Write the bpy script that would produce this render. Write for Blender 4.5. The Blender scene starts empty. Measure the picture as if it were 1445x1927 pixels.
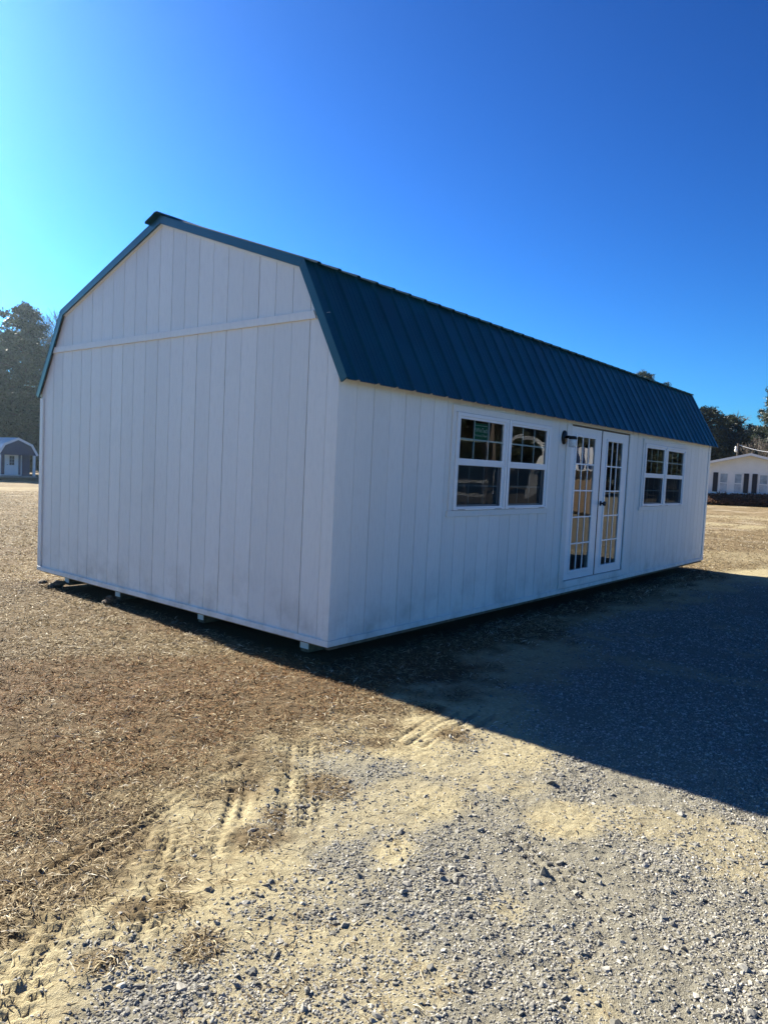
import bpy, math, random
import numpy as np
from mathutils import Vector, Matrix
random.seed(7)
RNG = np.random.default_rng(11)
S = bpy.context.scene
COL = S.collection

# ------------------------------------------------------------------ camera
F_PX, CAM = 1356.967, Vector((-4.11118, -3.88323, 1.44164))
YAW, PIT, ROL = 0.686582, -0.061473, 0.047225
fw = Vector((math.cos(PIT)*math.cos(YAW), math.cos(PIT)*math.sin(YAW), math.sin(PIT)))
rt = Vector((math.sin(YAW), -math.cos(YAW), 0)); upv = rt.cross(fw)
r2 = math.cos(ROL)*rt + math.sin(ROL)*upv
u2 = -math.sin(ROL)*rt + math.cos(ROL)*upv
cam = bpy.data.cameras.new("camera"); cam.sensor_fit = 'VERTICAL'
cam.sensor_height = 24.0; cam.lens = F_PX/1927*24.0
cam.clip_start = 0.05; cam.clip_end = 3000
co = bpy.data.objects.new("camera", cam); COL.objects.link(co)
co.matrix_world = Matrix(((r2.x, u2.x, -fw.x, CAM.x), (r2.y, u2.y, -fw.y, CAM.y),
                          (r2.z, u2.z, -fw.z, CAM.z), (0, 0, 0, 1)))
S.camera = co

# ------------------------------------------------------------------ sky, sun, exposure
SKY_K, SKY_G, SKY_T = 0.15, 1.72, (.475, .855, 1.12)
SUN_AZ, SUN_EL = math.radians(87.9), math.radians(30)
w = bpy.data.worlds.new("World"); S.world = w; w.use_nodes = True
nt = w.node_tree; nt.nodes.clear()
sky = nt.nodes.new("ShaderNodeTexSky"); sky.sky_type = 'NISHITA'; sky.sun_disc = False
sky.sun_elevation = SUN_EL; sky.sun_rotation = math.pi/2 - SUN_AZ
sky.altitude = 0; sky.air_density = 1.0; sky.dust_density = 0.55; sky.ozone_density = 2.5
def vmul(src, col):
    m = nt.nodes.new("ShaderNodeVectorMath"); m.operation = 'MULTIPLY'; m.inputs[1].default_value = col
    nt.links.new(src, m.inputs[0]); return m.outputs[0]
gm = nt.nodes.new("ShaderNodeGamma"); gm.inputs[1].default_value = SKY_G
nt.links.new(vmul(sky.outputs[0], tuple(SKY_K*c for c in SKY_T)), gm.inputs[0])     # camera-like contrast and a bluer white balance, the same over the whole dome
bg = nt.nodes.new("ShaderNodeBackground"); bg.inputs["Strength"].default_value = 0.05
wo = nt.nodes.new("ShaderNodeOutputWorld")
nt.links.new(vmul(gm.outputs[0], (1/SKY_K,)*3), bg.inputs[0]); nt.links.new(bg.outputs[0], wo.inputs[0])
sl = bpy.data.lights.new("sun", 'SUN'); sl.energy = 5.0; sl.angle = math.radians(0.53)
sl.color = (1.0, 0.93, 0.8)
so = bpy.data.objects.new("sun", sl); COL.objects.link(so)
sv = Vector((math.cos(SUN_EL)*math.cos(SUN_AZ), math.cos(SUN_EL)*math.sin(SUN_AZ), math.sin(SUN_EL)))
so.rotation_euler = sv.to_track_quat('Z', 'Y').to_euler(); so.location = (0, 20, 30)
S.view_settings.view_transform = 'Standard'; S.view_settings.look = 'None'
S.view_settings.exposure = 1.75; S.view_settings.gamma = 1.0
S.view_settings.use_curve_mapping = False
S.render.engine = 'CYCLES'
S.cycles.max_bounces = 6; S.cycles.diffuse_bounces = 3; S.cycles.transparent_max_bounces = 12
S.cycles.use_denoising = True

# ------------------------------------------------------------------ materials
def mat(name, col=(.5, .5, .5), rough=.6, metal=0., spec=.5):
    m = bpy.data.materials.new(name); m.use_nodes = True
    b = m.node_tree.nodes["Principled BSDF"]
    b.inputs["Base Color"].default_value = (*col, 1); b.inputs["Roughness"].default_value = rough
    b.inputs["Metallic"].default_value = metal; b.inputs["Specular IOR Level"].default_value = spec
    return m, m.node_tree, b

def N(nt, typ, **kw):
    n = nt.nodes.new(typ)
    for k, v in kw.items():
        if k in n.inputs: n.inputs[k].default_value = v
        else: setattr(n, k, v)
    return n

def noise(nt, scale, detail=4, rough=.55, vec=None, stretch=None):
    n = N(nt, "ShaderNodeTexNoise"); n.inputs["Scale"].default_value = scale
    n.inputs["Detail"].default_value = detail; n.inputs["Roughness"].default_value = rough
    if vec is None:
        vec = N(nt, "ShaderNodeNewGeometry").outputs["Position"]
    if stretch:
        mp = N(nt, "ShaderNodeMapping"); mp.inputs["Scale"].default_value = stretch
        nt.links.new(vec, mp.inputs["Vector"]); vec = mp.outputs[0]
    nt.links.new(vec, n.inputs["Vector"]); return n.outputs["Fac"]

def ramp(nt, fac, stops):
    r = N(nt, "ShaderNodeValToRGB"); e = r.color_ramp.elements
    while len(e) < len(stops): e.new(.5)
    for i, (p, c) in enumerate(stops):
        e[i].position = p; e[i].color = (*c, 1) if len(c) == 3 else c
    nt.links.new(fac, r.inputs[0]); return r.outputs[0]

def mix(nt, fac, a, b, blend='MIX'):
    m = N(nt, "ShaderNodeMix"); m.data_type = 'RGBA'; m.blend_type = blend
    for sock, v in ((m.inputs[0], fac), (m.inputs[6], a), (m.inputs[7], b)):
        if isinstance(v, bpy.types.NodeSocket): nt.links.new(v, sock)
        elif isinstance(v, (int, float)): sock.default_value = v
        else: sock.default_value = (*v, 1)
    return m.outputs[2]

def math_(nt, op, a, b=0.):
    m = N(nt, "ShaderNodeMath"); m.operation = op
    for i, v in enumerate((a, b)):
        if isinstance(v, bpy.types.NodeSocket): nt.links.new(v, m.inputs[i])
        else: m.inputs[i].default_value = v
    return m.outputs[0]

def bump(nt, b, h, strength=.3, dist=.01):
    n = N(nt, "ShaderNodeBump"); n.inputs["Strength"].default_value = strength
    n.inputs["Distance"].default_value = dist
    nt.links.new(h, n.inputs["Height"]); nt.links.new(n.outputs[0], b.inputs["Normal"])

def siding_mat():
    m, t, b = mat("white_painted_siding", (.8, .8, .79), .5)
    oi = N(t, "ShaderNodeObjectInfo")
    base = ramp(t, oi.outputs["Random"], [(0, (.76, .745, .71)), (1, (.835, .815, .775))])
    st = noise(t, 9, 5, .6, stretch=(1, 1, .12))
    base = mix(t, math_(t, 'MULTIPLY', st, .22), base, (.62, .61, .58))
    fl = noise(t, 42, 3, .6, stretch=(1, 1, .22))
    base = mix(t, ramp(t, fl, [(.34, (.18,)*3), (.52, (0,)*3)]), base, (.56, .55, .53))
    sc2 = noise(t, 1.3, 5, .7)
    base = mix(t, ramp(t, sc2, [(.58, (0,)*3), (.78, (.22,)*3)]), base, (.52, .50, .46))
    # splash dirt low on the boards, scuffs
    geo = N(t, "ShaderNodeNewGeometry"); sp = N(t, "ShaderNodeSeparateXYZ")
    t.links.new(geo.outputs["Position"], sp.inputs[0])
    low = N(t, "ShaderNodeMapRange"); low.inputs[1].default_value = .55; low.inputs[2].default_value = .02
    t.links.new(sp.outputs["Z"], low.inputs[0])
    sc = noise(t, 3.2, 6, .65); sc = ramp(t, sc, [(.45, (0, 0, 0)), (.72, (1, 1, 1))])
    dirt = math_(t, 'MULTIPLY', low.outputs[0], sc)
    base = mix(t, math_(t, 'MULTIPLY', dirt, .62), base, (.36, .33, .29))
    t.links.new(base, b.inputs["Base Color"])
    g1 = noise(t, 55, 5, .6, stretch=(1, 1, .16)); g2 = noise(t, 190, 2, .5)
    h = math_(t, 'ADD', g1, math_(t, 'MULTIPLY', g2, .5))
    bump(t, b, h, .65, .005)
    return m

def simple(name, col, rough=.6, metal=0., vary=.12, nscale=12, bump_s=.15, bump_sc=60, spec=.5):
    m, t, b = mat(name, col, rough, metal, spec)
    n = noise(t, nscale, 4)
    d = tuple(c*(1-vary*1.6) for c in col); l = tuple(min(1, c*(1+vary)) for c in col)
    t.links.new(ramp(t, n, [(.25, d), (.75, l)]), b.inputs["Base Color"])
    if bump_s: bump(t, b, noise(t, bump_sc, 3), bump_s, .004)
    return m

def glass_mat():
    m = bpy.data.materials.new("window_glass"); m.use_nodes = True; t = m.node_tree; t.nodes.clear()
    out = N(t, "ShaderNodeOutputMaterial"); fr = N(t, "ShaderNodeFresnel"); fr.inputs[0].default_value = 1.75
    tr = N(t, "ShaderNodeBsdfTransparent"); tr.inputs[0].default_value = (.78, .84, .82, 1)
    gl = N(t, "ShaderNodeBsdfGlossy"); gl.inputs["Roughness"].default_value = .005
    bp = N(t, "ShaderNodeBump"); bp.inputs["Strength"].default_value = .05; bp.inputs["Distance"].default_value = .02
    t.links.new(noise(t, 3.0, 1), bp.inputs["Height"]); t.links.new(bp.outputs[0], gl.inputs["Normal"])
    mx = N(t, "ShaderNodeMixShader")
    t.links.new(fr.outputs[0], mx.inputs[0]); t.links.new(tr.outputs[0], mx.inputs[1])
    t.links.new(gl.outputs[0], mx.inputs[2]); t.links.new(mx.outputs[0], out.inputs[0])
    return m

def screen_mat():
    m = bpy.data.materials.new("insect_mesh"); m.use_nodes = True; t = m.node_tree; t.nodes.clear()
    out = N(t, "ShaderNodeOutputMaterial"); tr = N(t, "ShaderNodeBsdfTransparent")
    df = N(t, "ShaderNodeBsdfDiffuse"); df.inputs[0].default_value = (.03, .035, .04, 1)
    mx = N(t, "ShaderNodeMixShader"); mx.inputs[0].default_value = .55
    t.links.new(tr.outputs[0], mx.inputs[1]); t.links.new(df.outputs[0], mx.inputs[2])
    t.links.new(mx.outputs[0], out.inputs[0]); return m

def tint_mat(name, stops, rough=.8, transl=0., spec=.2):
    m, t, b = mat(name, (.3, .3, .3), rough, 0, spec)
    a = N(t, "ShaderNodeAttribute"); a.attribute_name = "tint"
    c = ramp(t, a.outputs["Fac"], stops)
    t.links.new(c, b.inputs["Base Color"])
    if transl:
        tl = N(t, "ShaderNodeBsdfTranslucent"); t.links.new(c, tl.inputs[0])
        mx = N(t, "ShaderNodeMixShader"); mx.inputs[0].default_value = transl
        o = t.nodes["Material Output"]
        t.links.new(b.outputs[0], mx.inputs[1]); t.links.new(tl.outputs[0], mx.inputs[2])
        t.links.new(mx.outputs[0], o.inputs[0])
    return m

M = {}
M['siding'] = siding_mat()
M['trim'] = simple("white_trim_paint", (.8, .8, .795), .45, vary=.04, nscale=5, bump_s=.2, bump_sc=40)
M['vinyl'] = simple("white_vinyl", (.82, .82, .82), .3, vary=.02, nscale=4, bump_s=0)
M['metal'] = simple("teal_green_roof_metal", (.002, .054, .080), .34, 0., vary=.18, nscale=2.2, bump_s=.6, bump_sc=3)
M['osb'] = simple("raw_wood_backing", (.17, .125, .085), .8, vary=.3, nscale=20)
M['skid'] = simple("weathered_timber", (.16, .12, .075), .85, vary=.35, nscale=14, bump_s=.5)
M['glass'] = glass_mat(); M['screen'] = screen_mat()
M['black'] = simple("black_metal", (.006, .006, .008), .35, .3, vary=.1, bump_s=0)
M['pewter'] = simple("dark_pewter", (.06, .06, .065), .3, .9, vary=.1, bump_s=0)
M['jar'] = simple("ribbed_lamp_glass", (.62, .68, .70), .15, vary=.1, nscale=40, bump_s=.3, bump_sc=120)
M['sticker'] = simple("green_sticker", (.01, .16, .07), .5, vary=.03, bump_s=0)
M['ink'] = simple("white_print", (.75, .8, .75), .6, vary=.02, bump_s=0)
M['blue'] = simple("dark_blue_siding", (.008, .028, .10), .7, vary=.1, nscale=2)
M['white'] = simple("white_paint", (.78, .78, .76), .6, vary=.05, nscale=2)
M['galv'] = simple("pale_metal_roof", (.75, .76, .78), .4, .1, vary=.05, nscale=1)
M['shutter'] = simple("black_shutter_paint", (.010, .011, .02), .6, vary=.1)
M['shingle'] = simple("pale_shingles", (.35, .34, .33), .9, vary=.2, nscale=3)
M['tan'] = simple("tan_siding", (.30, .21, .13), .7, vary=.1, nscale=2)
M['bark'] = simple("bark", (.075, .06, .05), .9, vary=.4, nscale=6, bump_s=.6, bump_sc=12)
M['greywood'] = simple("grey_weathered_wood", (.28, .26, .24), .85, vary=.2, nscale=8)
M['blind'] = simple("pale_window_blind", (.33, .40, .46), .35, vary=.25, nscale=3, bump_s=0)
M['clod'] = simple("dry_soil", (.15, .115, .075), .95, vary=.4, nscale=30, bump_s=1, bump_sc=90)
M['needle'] = tint_mat("pine_foliage", [(0, (.020, .030, .018)), (.5, (.050, .070, .036)), (1, (.11, .13, .065))], .5, .25, .5)
M['leaf'] = tint_mat("evergreen_foliage", [(0, (.020, .028, .018)), (.6, (.055, .068, .036)), (1, (.13, .12, .065))], .45, .25, .5)
M['twig'] = tint_mat("bare_twigs", [(0, (.07, .055, .045)), (1, (.20, .17, .14))], .9)
M['grass'] = tint_mat("dead_grass", [(0, (.085, .056, .028)), (.3, (.22, .160, .082)), (.6, (.39, .305, .165)), (.85, (.58, .49, .31)), (1, (.74, .67, .52))], .75, .12)
M['rust_grass'] = tint_mat("rusty_dead_grass", [(0, (.07, .03, .010)), (.5, (.20, .095, .030)), (1, (.36, .22, .09))], .8, .12)
M['stone'] = tint_mat("crushed_grey_stone", [(0, (.055, .060, .066)), (.35, (.15, .155, .155)), (.75, (.31, .31, .295)), (1, (.55, .53, .47))], .8, 0, .3)
M['straw'] = tint_mat("pine_straw", [(0, (.07, .035, .022)), (.6, (.19, .105, .07)), (1, (.38, .30, .21))], .9, .35)

PHI = (1+5**.5)/2
ICO_VV = np.array([(-1, PHI, 0), (1, PHI, 0), (-1, -PHI, 0), (1, -PHI, 0), (0, -1, PHI), (0, 1, PHI), (0, -1, -PHI), (0, 1, -PHI), (PHI, 0, -1), (PHI, 0, 1), (-PHI, 0, -1), (-PHI, 0, 1)])/1.902
ICO_FF = np.array([(0, 11, 5), (0, 5, 1), (0, 1, 7), (0, 7, 10), (0, 10, 11), (1, 5, 9), (5, 11, 4), (11, 10, 2), (10, 7, 6), (7, 1, 8), (3, 9, 4), (3, 4, 2), (3, 2, 6), (3, 6, 8), (3, 8, 9), (4, 9, 5), (2, 4, 11), (6, 2, 10), (8, 6, 7), (9, 8, 1)])
# ------------------------------------------------------------------ mesh helpers
WL = {}
def link(o, parent=None):
    COL.objects.link(o)
    if parent is not None:
        o.parent = parent; o.location = -WL.get(parent.name, Vector((0, 0, 0)))
        WL[o.name] = Vector((0, 0, 0))
    return o

class MB:
    def __init__(self): self.v = []; self.f = []
    def box(self, x0, x1, y0, y1, z0, z1):
        b = len(self.v)
        self.v += [(x, y, z) for z in (z0, z1) for y in (y0, y1) for x in (x0, x1)]
        self.f += [tuple(b+i for i in q) for q in ((0, 2, 3, 1), (4, 5, 7, 6), (0, 1, 5, 4), (2, 6, 7, 3), (0, 4, 6, 2), (1, 3, 7, 5))]
        return self
    def prism(self, poly, axis, d0, d1):
        """poly: list of 2-D points (y,z) for axis x, (x,z) for axis y, (x,y) for z."""
        b = len(self.v); n = len(poly)
        for d in (d0, d1):
            for p in poly:
                self.v.append((d, p[0], p[1]) if axis == 'x' else (p[0], d, p[1]) if axis == 'y' else (p[0], p[1], d))
        self.f.append(tuple(b+i for i in range(n))[::-1]); self.f.append(tuple(b+n+i for i in range(n)))
        for i in range(n):
            j = (i+1) % n; self.f.append((b+i, b+j, b+n+j, b+n+i))
        return self
    def tube(self, pts, rad, n=6, caps=True):
        pts = [Vector(p) for p in pts]
        if not hasattr(rad, '__len__'): rad = [rad]*len(pts)
        b = len(self.v)
        for i, p in enumerate(pts):
            d = (pts[min(i+1, len(pts)-1)]-pts[max(i-1, 0)]).normalized()
            a = d.cross(Vector((0, 0, 1)) if abs(d.z) < .9 else Vector((1, 0, 0))).normalized(); c = d.cross(a)
            for k in range(n):
                t = 2*math.pi*k/n; q = p+float(rad[i])*(math.cos(t)*a+math.sin(t)*c); self.v.append(tuple(q))
        for i in range(len(pts)-1):
            for k in range(n):
                k2 = (k+1) % n
                self.f.append((b+i*n+k, b+i*n+k2, b+(i+1)*n+k2, b+(i+1)*n+k))
        if caps:
            self.f.append(tuple(b+k for k in range(n))[::-1]); e = b+(len(pts)-1)*n
            self.f.append(tuple(e+k for k in range(n)))
        return self
    def xf(self, M4):
        self.v = [tuple(M4 @ Vector(p)) for p in self.v]; return self
    def build(self, name, m, parent=None, bevel=0., smooth=False, fix=True):
        me = bpy.data.meshes.new(name); me.from_pydata(self.v, [], self.f); me.update()
        if fix:
            import bmesh
            bm = bmesh.new(); bm.from_mesh(me); bmesh.ops.recalc_face_normals(bm, faces=bm.faces[:])
            if bevel:
                bmesh.ops.bevel(bm, geom=[e for e in bm.edges if len(e.link_faces) == 2 and e.calc_face_angle(0) > .6], offset=bevel, segments=1, affect='EDGES')
            bm.to_mesh(me); bm.free()
        me.materials.append(m)
        if smooth: me.polygons.foreach_set("use_smooth", [True]*len(me.polygons))
        return link(bpy.data.objects.new(name, me), parent)

def np_mesh(name, verts, faces, m, tint=None, nper=3, smooth=False, parent=None, attrs=None):
    """verts (n,3); faces (k,nper) -> object built with foreach_set; tint: per-vertex float"""
    me = bpy.data.meshes.new(name); n, k = len(verts), len(faces)
    me.vertices.add(n); me.vertices.foreach_set("co", np.ascontiguousarray(verts, np.float32).ravel())
    me.loops.add(k*nper); me.loops.foreach_set("vertex_index", np.ascontiguousarray(faces, np.int32).ravel())
    me.polygons.add(k); me.polygons.foreach_set("loop_start", np.arange(0, k*nper, nper, dtype=np.int32))
    if smooth: me.polygons.foreach_set("use_smooth", np.ones(k, bool))
    me.update(calc_edges=True)
    for an, av in ([("tint", tint)] if tint is not None else []) + list((attrs or {}).items()):
        a = me.attributes.new(an, 'FLOAT', 'POINT'); a.data.foreach_set("value", np.ascontiguousarray(av, np.float32))
    if m: me.materials.append(m)
    return link(bpy.data.objects.new(name, me), parent)

def thing(name, label, cat, loc=(0, 0, 0), rz=0, group=None):
    o = bpy.data.objects.new(name, None); COL.objects.link(o); o.location = loc; o.rotation_euler = (0, 0, rz)
    o.empty_display_size = .2
    o['label'] = label; o['category'] = cat
    if group: o['group'] = group
    return o
def tag(o, label, cat, group=None):
    o['label'] = label; o['category'] = cat
    if group: o['group'] = group
    return o

# value noise
def vn(x, y, seed=0):
    xi = np.floor(x).astype(np.int64); yi = np.floor(y).astype(np.int64); fx = x-xi; fy = y-yi
    fx = fx*fx*(3-2*fx); fy = fy*fy*(3-2*fy)
    def h(a, b):
        q = (a*374761393+b*668265263+seed*974634777) & 0xffffffff
        q = ((q ^ (q >> 13))*1274126177) & 0xffffffff
        return ((q ^ (q >> 16)) & 0xffff)/65535.
    return (h(xi, yi)*(1-fx)+h(xi+1, yi)*fx)*(1-fy)+(h(xi, yi+1)*(1-fx)+h(xi+1, yi+1)*fx)*fy
def fbm(x, y, f, o=4, seed=0, g=.5):
    s = 0; a = 1; t = 0
    for i in range(o):
        s = s+a*vn(x*f+i*17.3, y*f-i*9.1, seed+i); t += a; a *= g; f *= 2.03
    return s/t
def sstep(a, b, x):
    t = np.clip((x-a)/(b-a), 0, 1); return t*t*(3-2*t)

# ------------------------------------------------------------------ ground
GE_X = [-60, -6, -3.3, -3.05, -2.72, -2.3, -1.75, -1.37, -.5, 0, 1, 3.2, 5.4, 8, 14, 30, 400]
GE_Y = [-3.5, -2.8, -2.35, -2.22, -2.06, -1.96, -1.80, -1.60, -1.66, -1.70, -1.5, -1.05, -.95, -1.2, -2.0, -4, -60]
HE_X = [-60, -6, -3.1, -2.66, -2.17, -1.84, -1.08, -.58, -.1, 1, 2.5, 3.8, 6.4, 10, 14, 30, 400]
HE_Y = [-2.6, -1.7, -1.48, -1.27, -1.10, -1.14, -.98, -.98, -1.0, -.95, -.72, -.55, -.45, -.5, -1.2, -3, -60]
def g_gravel(x, y):
    e = np.interp(x, GE_X, GE_Y)
    n = fbm(x, y, 1.3, 4, 3)-.5
    n2 = fbm(x, y, 4.5, 3, 8)-.5
    m = sstep(-.30, .30, (e+.10-y)+1.1*n+.5*n2)
    hole = .7*sstep(.62, .72, fbm(x+3.1, y-1.7, 1.7, 3, 21))          # bare sandy patches in the gravel
    for px, py, r in ((-1.3, -1.95, .22), (-.5, -1.95, .30), (-1.0, -2.5, .17), (-1.75, -2.1, .13), (-3.25, -1.95, .22)):
        d = np.hypot(x-px, (y-py)*1.2)+.25*n+.12*n2
        hole = np.maximum(hole, sstep(r*1.4, r*.55, d))
    return m*(1-.82*hole)
def g_grass(x, y):
    e = np.interp(x, HE_X, HE_Y)
    n = fbm(x, y, 1.6, 4, 31)-.5; n2 = fbm(x, y, 6, 3, 35)-.5
    m = sstep(-.20, .30, (y-e)+1.0*n+.45*n2)
    for px, py, r in ((-2.75, -1.69, .11), (-2.62, -1.76, .13), (-2.40, -1.76, .10), (-2.08, -1.58, .15), (-2.68, -2.02, .10), (-2.9, -1.85, .09), (-2.48, -1.58, .10), (-1.92, -1.53, .10), (-1.52, -1.46, .14), (-.94, -1.28, .16), (-2.3, -1.68, .08), (-.5, -1.5, .14), (-.2, -1.15, .15)):
        d = np.hypot(x-px, y-py)+.10*n+.16*n2
        m = np.maximum(m, .85*sstep(r*1.2, r*.4, d))
    # lanes of pale gravel far off, and the sandy streaks right of the shed
    m = m*(1-.75*sstep(1.6, .4, np.abs(x-25-.25*y+4*n)))*(1-.5*sstep(.6, .75, fbm(x, y, .22, 3, 77))*sstep(9, 14, x))
    m = m*(1-.8*sstep(2.2, .6, np.abs((y-44)+.25*(x-10)+2*n)))
    return m
TRK = [((-3.7, -1.60), (-1.55, -.93), .018, .008, 0), ((-3.7, -1.54), (-1.75, -.93), .014, .007, 0), ((-3.5, -1.40), (-2.1, -1.06), .015, .009, 0),
       ((-2.30, -1.20), (-2.85, -1.86), .10, .010, 1), ((-2.90, -1.52), (-3.45, -2.02), .11, .011, 1),
       ((-1.20, -.94), (-2.02, -1.78), .12, .010, 1), ((-1.82, -1.12), (-2.15, -1.43), .02, .009, 0), ((-1.76, -1.14), (-2.08, -1.46), .02, .009, 0),
       ((-.85, -1.36), (-.05, -1.20), .018, .008, 0), ((-.85, -1.44), (-.05, -1.32), .018, .008, 0), ((-.8, -1.53), (0, -1.42), .018, .008, 0), ((-.7, -1.62), (.1, -1.52), .022, .008, 0),
       ((-2.30, -1.64), (-1.75, -1.17), .08, .008, 1), ((-1.70, -3.05), (-1.25, -2.40), .07, .007, 1)]
def tracks(x, y):
    d = np.zeros_like(x); inside = np.zeros_like(x)
    for (a, b, wd, dep, lug) in TRK:
        dep = dep*1.1
        a = np.array(a); b = np.array(b); L = np.hypot(*(b-a)); t = (b-a)/L
        wob = .035*(vn(x*2.2, y*2.2, 5)-.5)
        s = (x-a[0])*t[0]+(y-a[1])*t[1]; q = -(x-a[0])*t[1]+(y-a[1])*t[0]+wob
        ins = sstep(wd*1.08, wd*.92, np.abs(q))*sstep(-.02, .06, s)*sstep(L+.02, L-.06, s)
        if lug:
            ph = (s+np.abs(q)*.35)/.055; fr = ph-np.floor(ph)
            bar = sstep(.28, .36, fr)*sstep(.90, .80, fr)*sstep(.010, .018, np.abs(np.abs(q)-wd*.42))
            dd = -dep*1.0*(1-bar)+dep*.35*bar
        else:
            dd = -dep*np.ones_like(x)
            ins2 = sstep(wd*2.2, wd*1.2, np.abs(q))*sstep(-.02, .06, s)*sstep(L+.02, L-.06, s)
            d = d+dep*.45*(ins2-ins)
        br = sstep(.25, .60, fbm(x, y, 5, 2, 12))*.85+.15
        d = d+dd*ins*br; inside = np.maximum(inside, ins)
    return d, inside
def g_base(x, y):
    z = -.165+0*x
    z = z-1.30*sstep(9, 75, y+.15*x)+.22*sstep(16, 55, x-.6*y)
    z = z+.05*(fbm(x, y, .22, 2, 50)-.5)*sstep(2, 8, np.hypot(x+3, y+3))
    return z
def g_h(x, y, fine=True):
    z = g_base(x, y)
    r = np.hypot(x-CAM.x, y-CAM.y)
    k = sstep(14, 5, r)
    z = z+.035*(fbm(x, y, 1.3, 3, 60)-.5)
    if fine:
        gr = g_grass(x, y); gv = g_gravel(x, y)
        z = z+k*(.022*(fbm(x, y, 6, 3, 61)-.5)*(.5+gr)+.010*(fbm(x, y, 30, 2, 62)-.5)+.012*gv*(fbm(x, y, 17, 2, 64)-.5))
        t, ins = tracks(x, y)
        z = z+t
    return z

def graded(c0, c1, step, far, g=1.055):
    core = np.arange(c0, c1, step); out = [core]
    for sgn, st in ((1, core[-1]), (-1, core[0])):
        l = []; p = st; d = step
        while abs(p) < far:
            d *= g; p = p+sgn*d; l.append(p)
        out.append(np.array(l))
    return np.sort(np.concatenate(out))
gx = graded(-3.7, .4, .0135, 420); gy = graded(-3.9, .2, .0135, 420)
X, Y = np.meshgrid(gx, gy, indexing='ij'); X = X.ravel(); Y = Y.ravel()
Z = g_h(X, Y)
nx, ny = len(gx), len(gy)
idx = np.arange(nx*ny).reshape(nx, ny)
Fq = np.stack([idx[:-1, :-1], idx[1:, :-1], idx[1:, 1:], idx[:-1, 1:]], -1).reshape(-1, 4)
GR = g_grass(X, Y); GV = g_gravel(X, Y); TI = tracks(X, Y)[1]

def ground_mat():
    m, t, b = mat("ground_soil", (.3, .25, .16), .95, 0, .1)
    at = lambda n: (lambda a: (setattr(a, 'attribute_name', n), a.outputs["Fac"])[1])(N(t, "ShaderNodeAttribute"))
    gr, gv = at("grass"), at("gravel")
    n1 = noise(t, 2.2, 6, .6); n2 = noise(t, 45, 4, .65); n3 = noise(t, 240, 3, .6); n4 = noise(t, .35, 4)
    sand = ramp(t, n2, [(.25, (.27, .225, .125)), (.55, (.39, .34, .205)), (.8, (.50, .45, .30))])
    sand = mix(t, math_(t, 'MULTIPLY', n1, .45), sand, (.30, .24, .14))
    n9 = noise(t, 9, 5, .7)
    sand = mix(t, ramp(t, n9, [(.52, (0,)*3), (.68, (.55,)*3)]), sand, (.20, .155, .085))
    grit = ramp(t, n3, [(.30, (.045, .045, .042)), (.5, (.165, .158, .132)), (.7, (.34, .325, .27))])
    thatch = ramp(t, n3, [(.32, (.022, .015, .009)), (.55, (.085, .060, .034)), (.75, (.24, .185, .11))])
    big = ramp(t, n4, [(.35, (.26, .19, .095)), (.6, (.17, .115, .062))])
    # thatch seen from far: broad bands of straw and tan
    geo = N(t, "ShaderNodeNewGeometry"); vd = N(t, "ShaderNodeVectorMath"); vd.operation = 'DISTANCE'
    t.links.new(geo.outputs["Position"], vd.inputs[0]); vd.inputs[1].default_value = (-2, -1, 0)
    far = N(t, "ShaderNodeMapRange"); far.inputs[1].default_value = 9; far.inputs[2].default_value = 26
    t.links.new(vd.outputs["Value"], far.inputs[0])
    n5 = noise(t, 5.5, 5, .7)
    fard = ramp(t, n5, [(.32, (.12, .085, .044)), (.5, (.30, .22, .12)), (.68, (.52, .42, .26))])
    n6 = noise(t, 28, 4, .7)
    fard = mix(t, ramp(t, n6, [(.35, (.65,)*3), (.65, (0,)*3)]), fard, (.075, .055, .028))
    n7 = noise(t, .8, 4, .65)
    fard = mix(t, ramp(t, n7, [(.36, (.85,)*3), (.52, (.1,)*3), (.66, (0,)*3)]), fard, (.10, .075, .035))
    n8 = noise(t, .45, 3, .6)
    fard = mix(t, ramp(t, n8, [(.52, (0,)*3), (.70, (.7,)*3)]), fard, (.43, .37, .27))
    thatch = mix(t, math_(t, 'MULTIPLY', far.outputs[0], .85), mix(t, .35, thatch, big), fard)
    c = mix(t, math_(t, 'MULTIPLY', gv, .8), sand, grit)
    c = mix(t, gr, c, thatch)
    t.links.new(c, b.inputs["Base Color"])
    h = math_(t, 'ADD', math_(t, 'MULTIPLY', n3, .5), n2)
    bump(t, b, h, .8, .012)
    return m
ground = np_mesh("ground", np.stack([X, Y, Z], -1), Fq, ground_mat(), nper=4, smooth=True, attrs={"grass": GR, "gravel": GV})
ground['kind'] = 'structure'; ground['label'] = 'dry ground of dead lawn, pale sand and grey gravel around the white barn'
print("ground verts", len(X))

# candidates scattered over the ground, thinning out with distance
def scatter(n, rmin, rmax, power, az=(YAW-math.radians(40), YAW+math.radians(40))):
    # area density ~ r^-power
    k = 2-power; u = RNG.random(n)
    r = (rmin**k+u*(rmax**k-rmin**k))**(1/k) if abs(k) > 1e-6 else rmin*(rmax/rmin)**u
    a = az[0]+RNG.random(n)*(az[1]-az[0])
    return CAM.x+r*np.cos(a), CAM.y+r*np.sin(a), r

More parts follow.
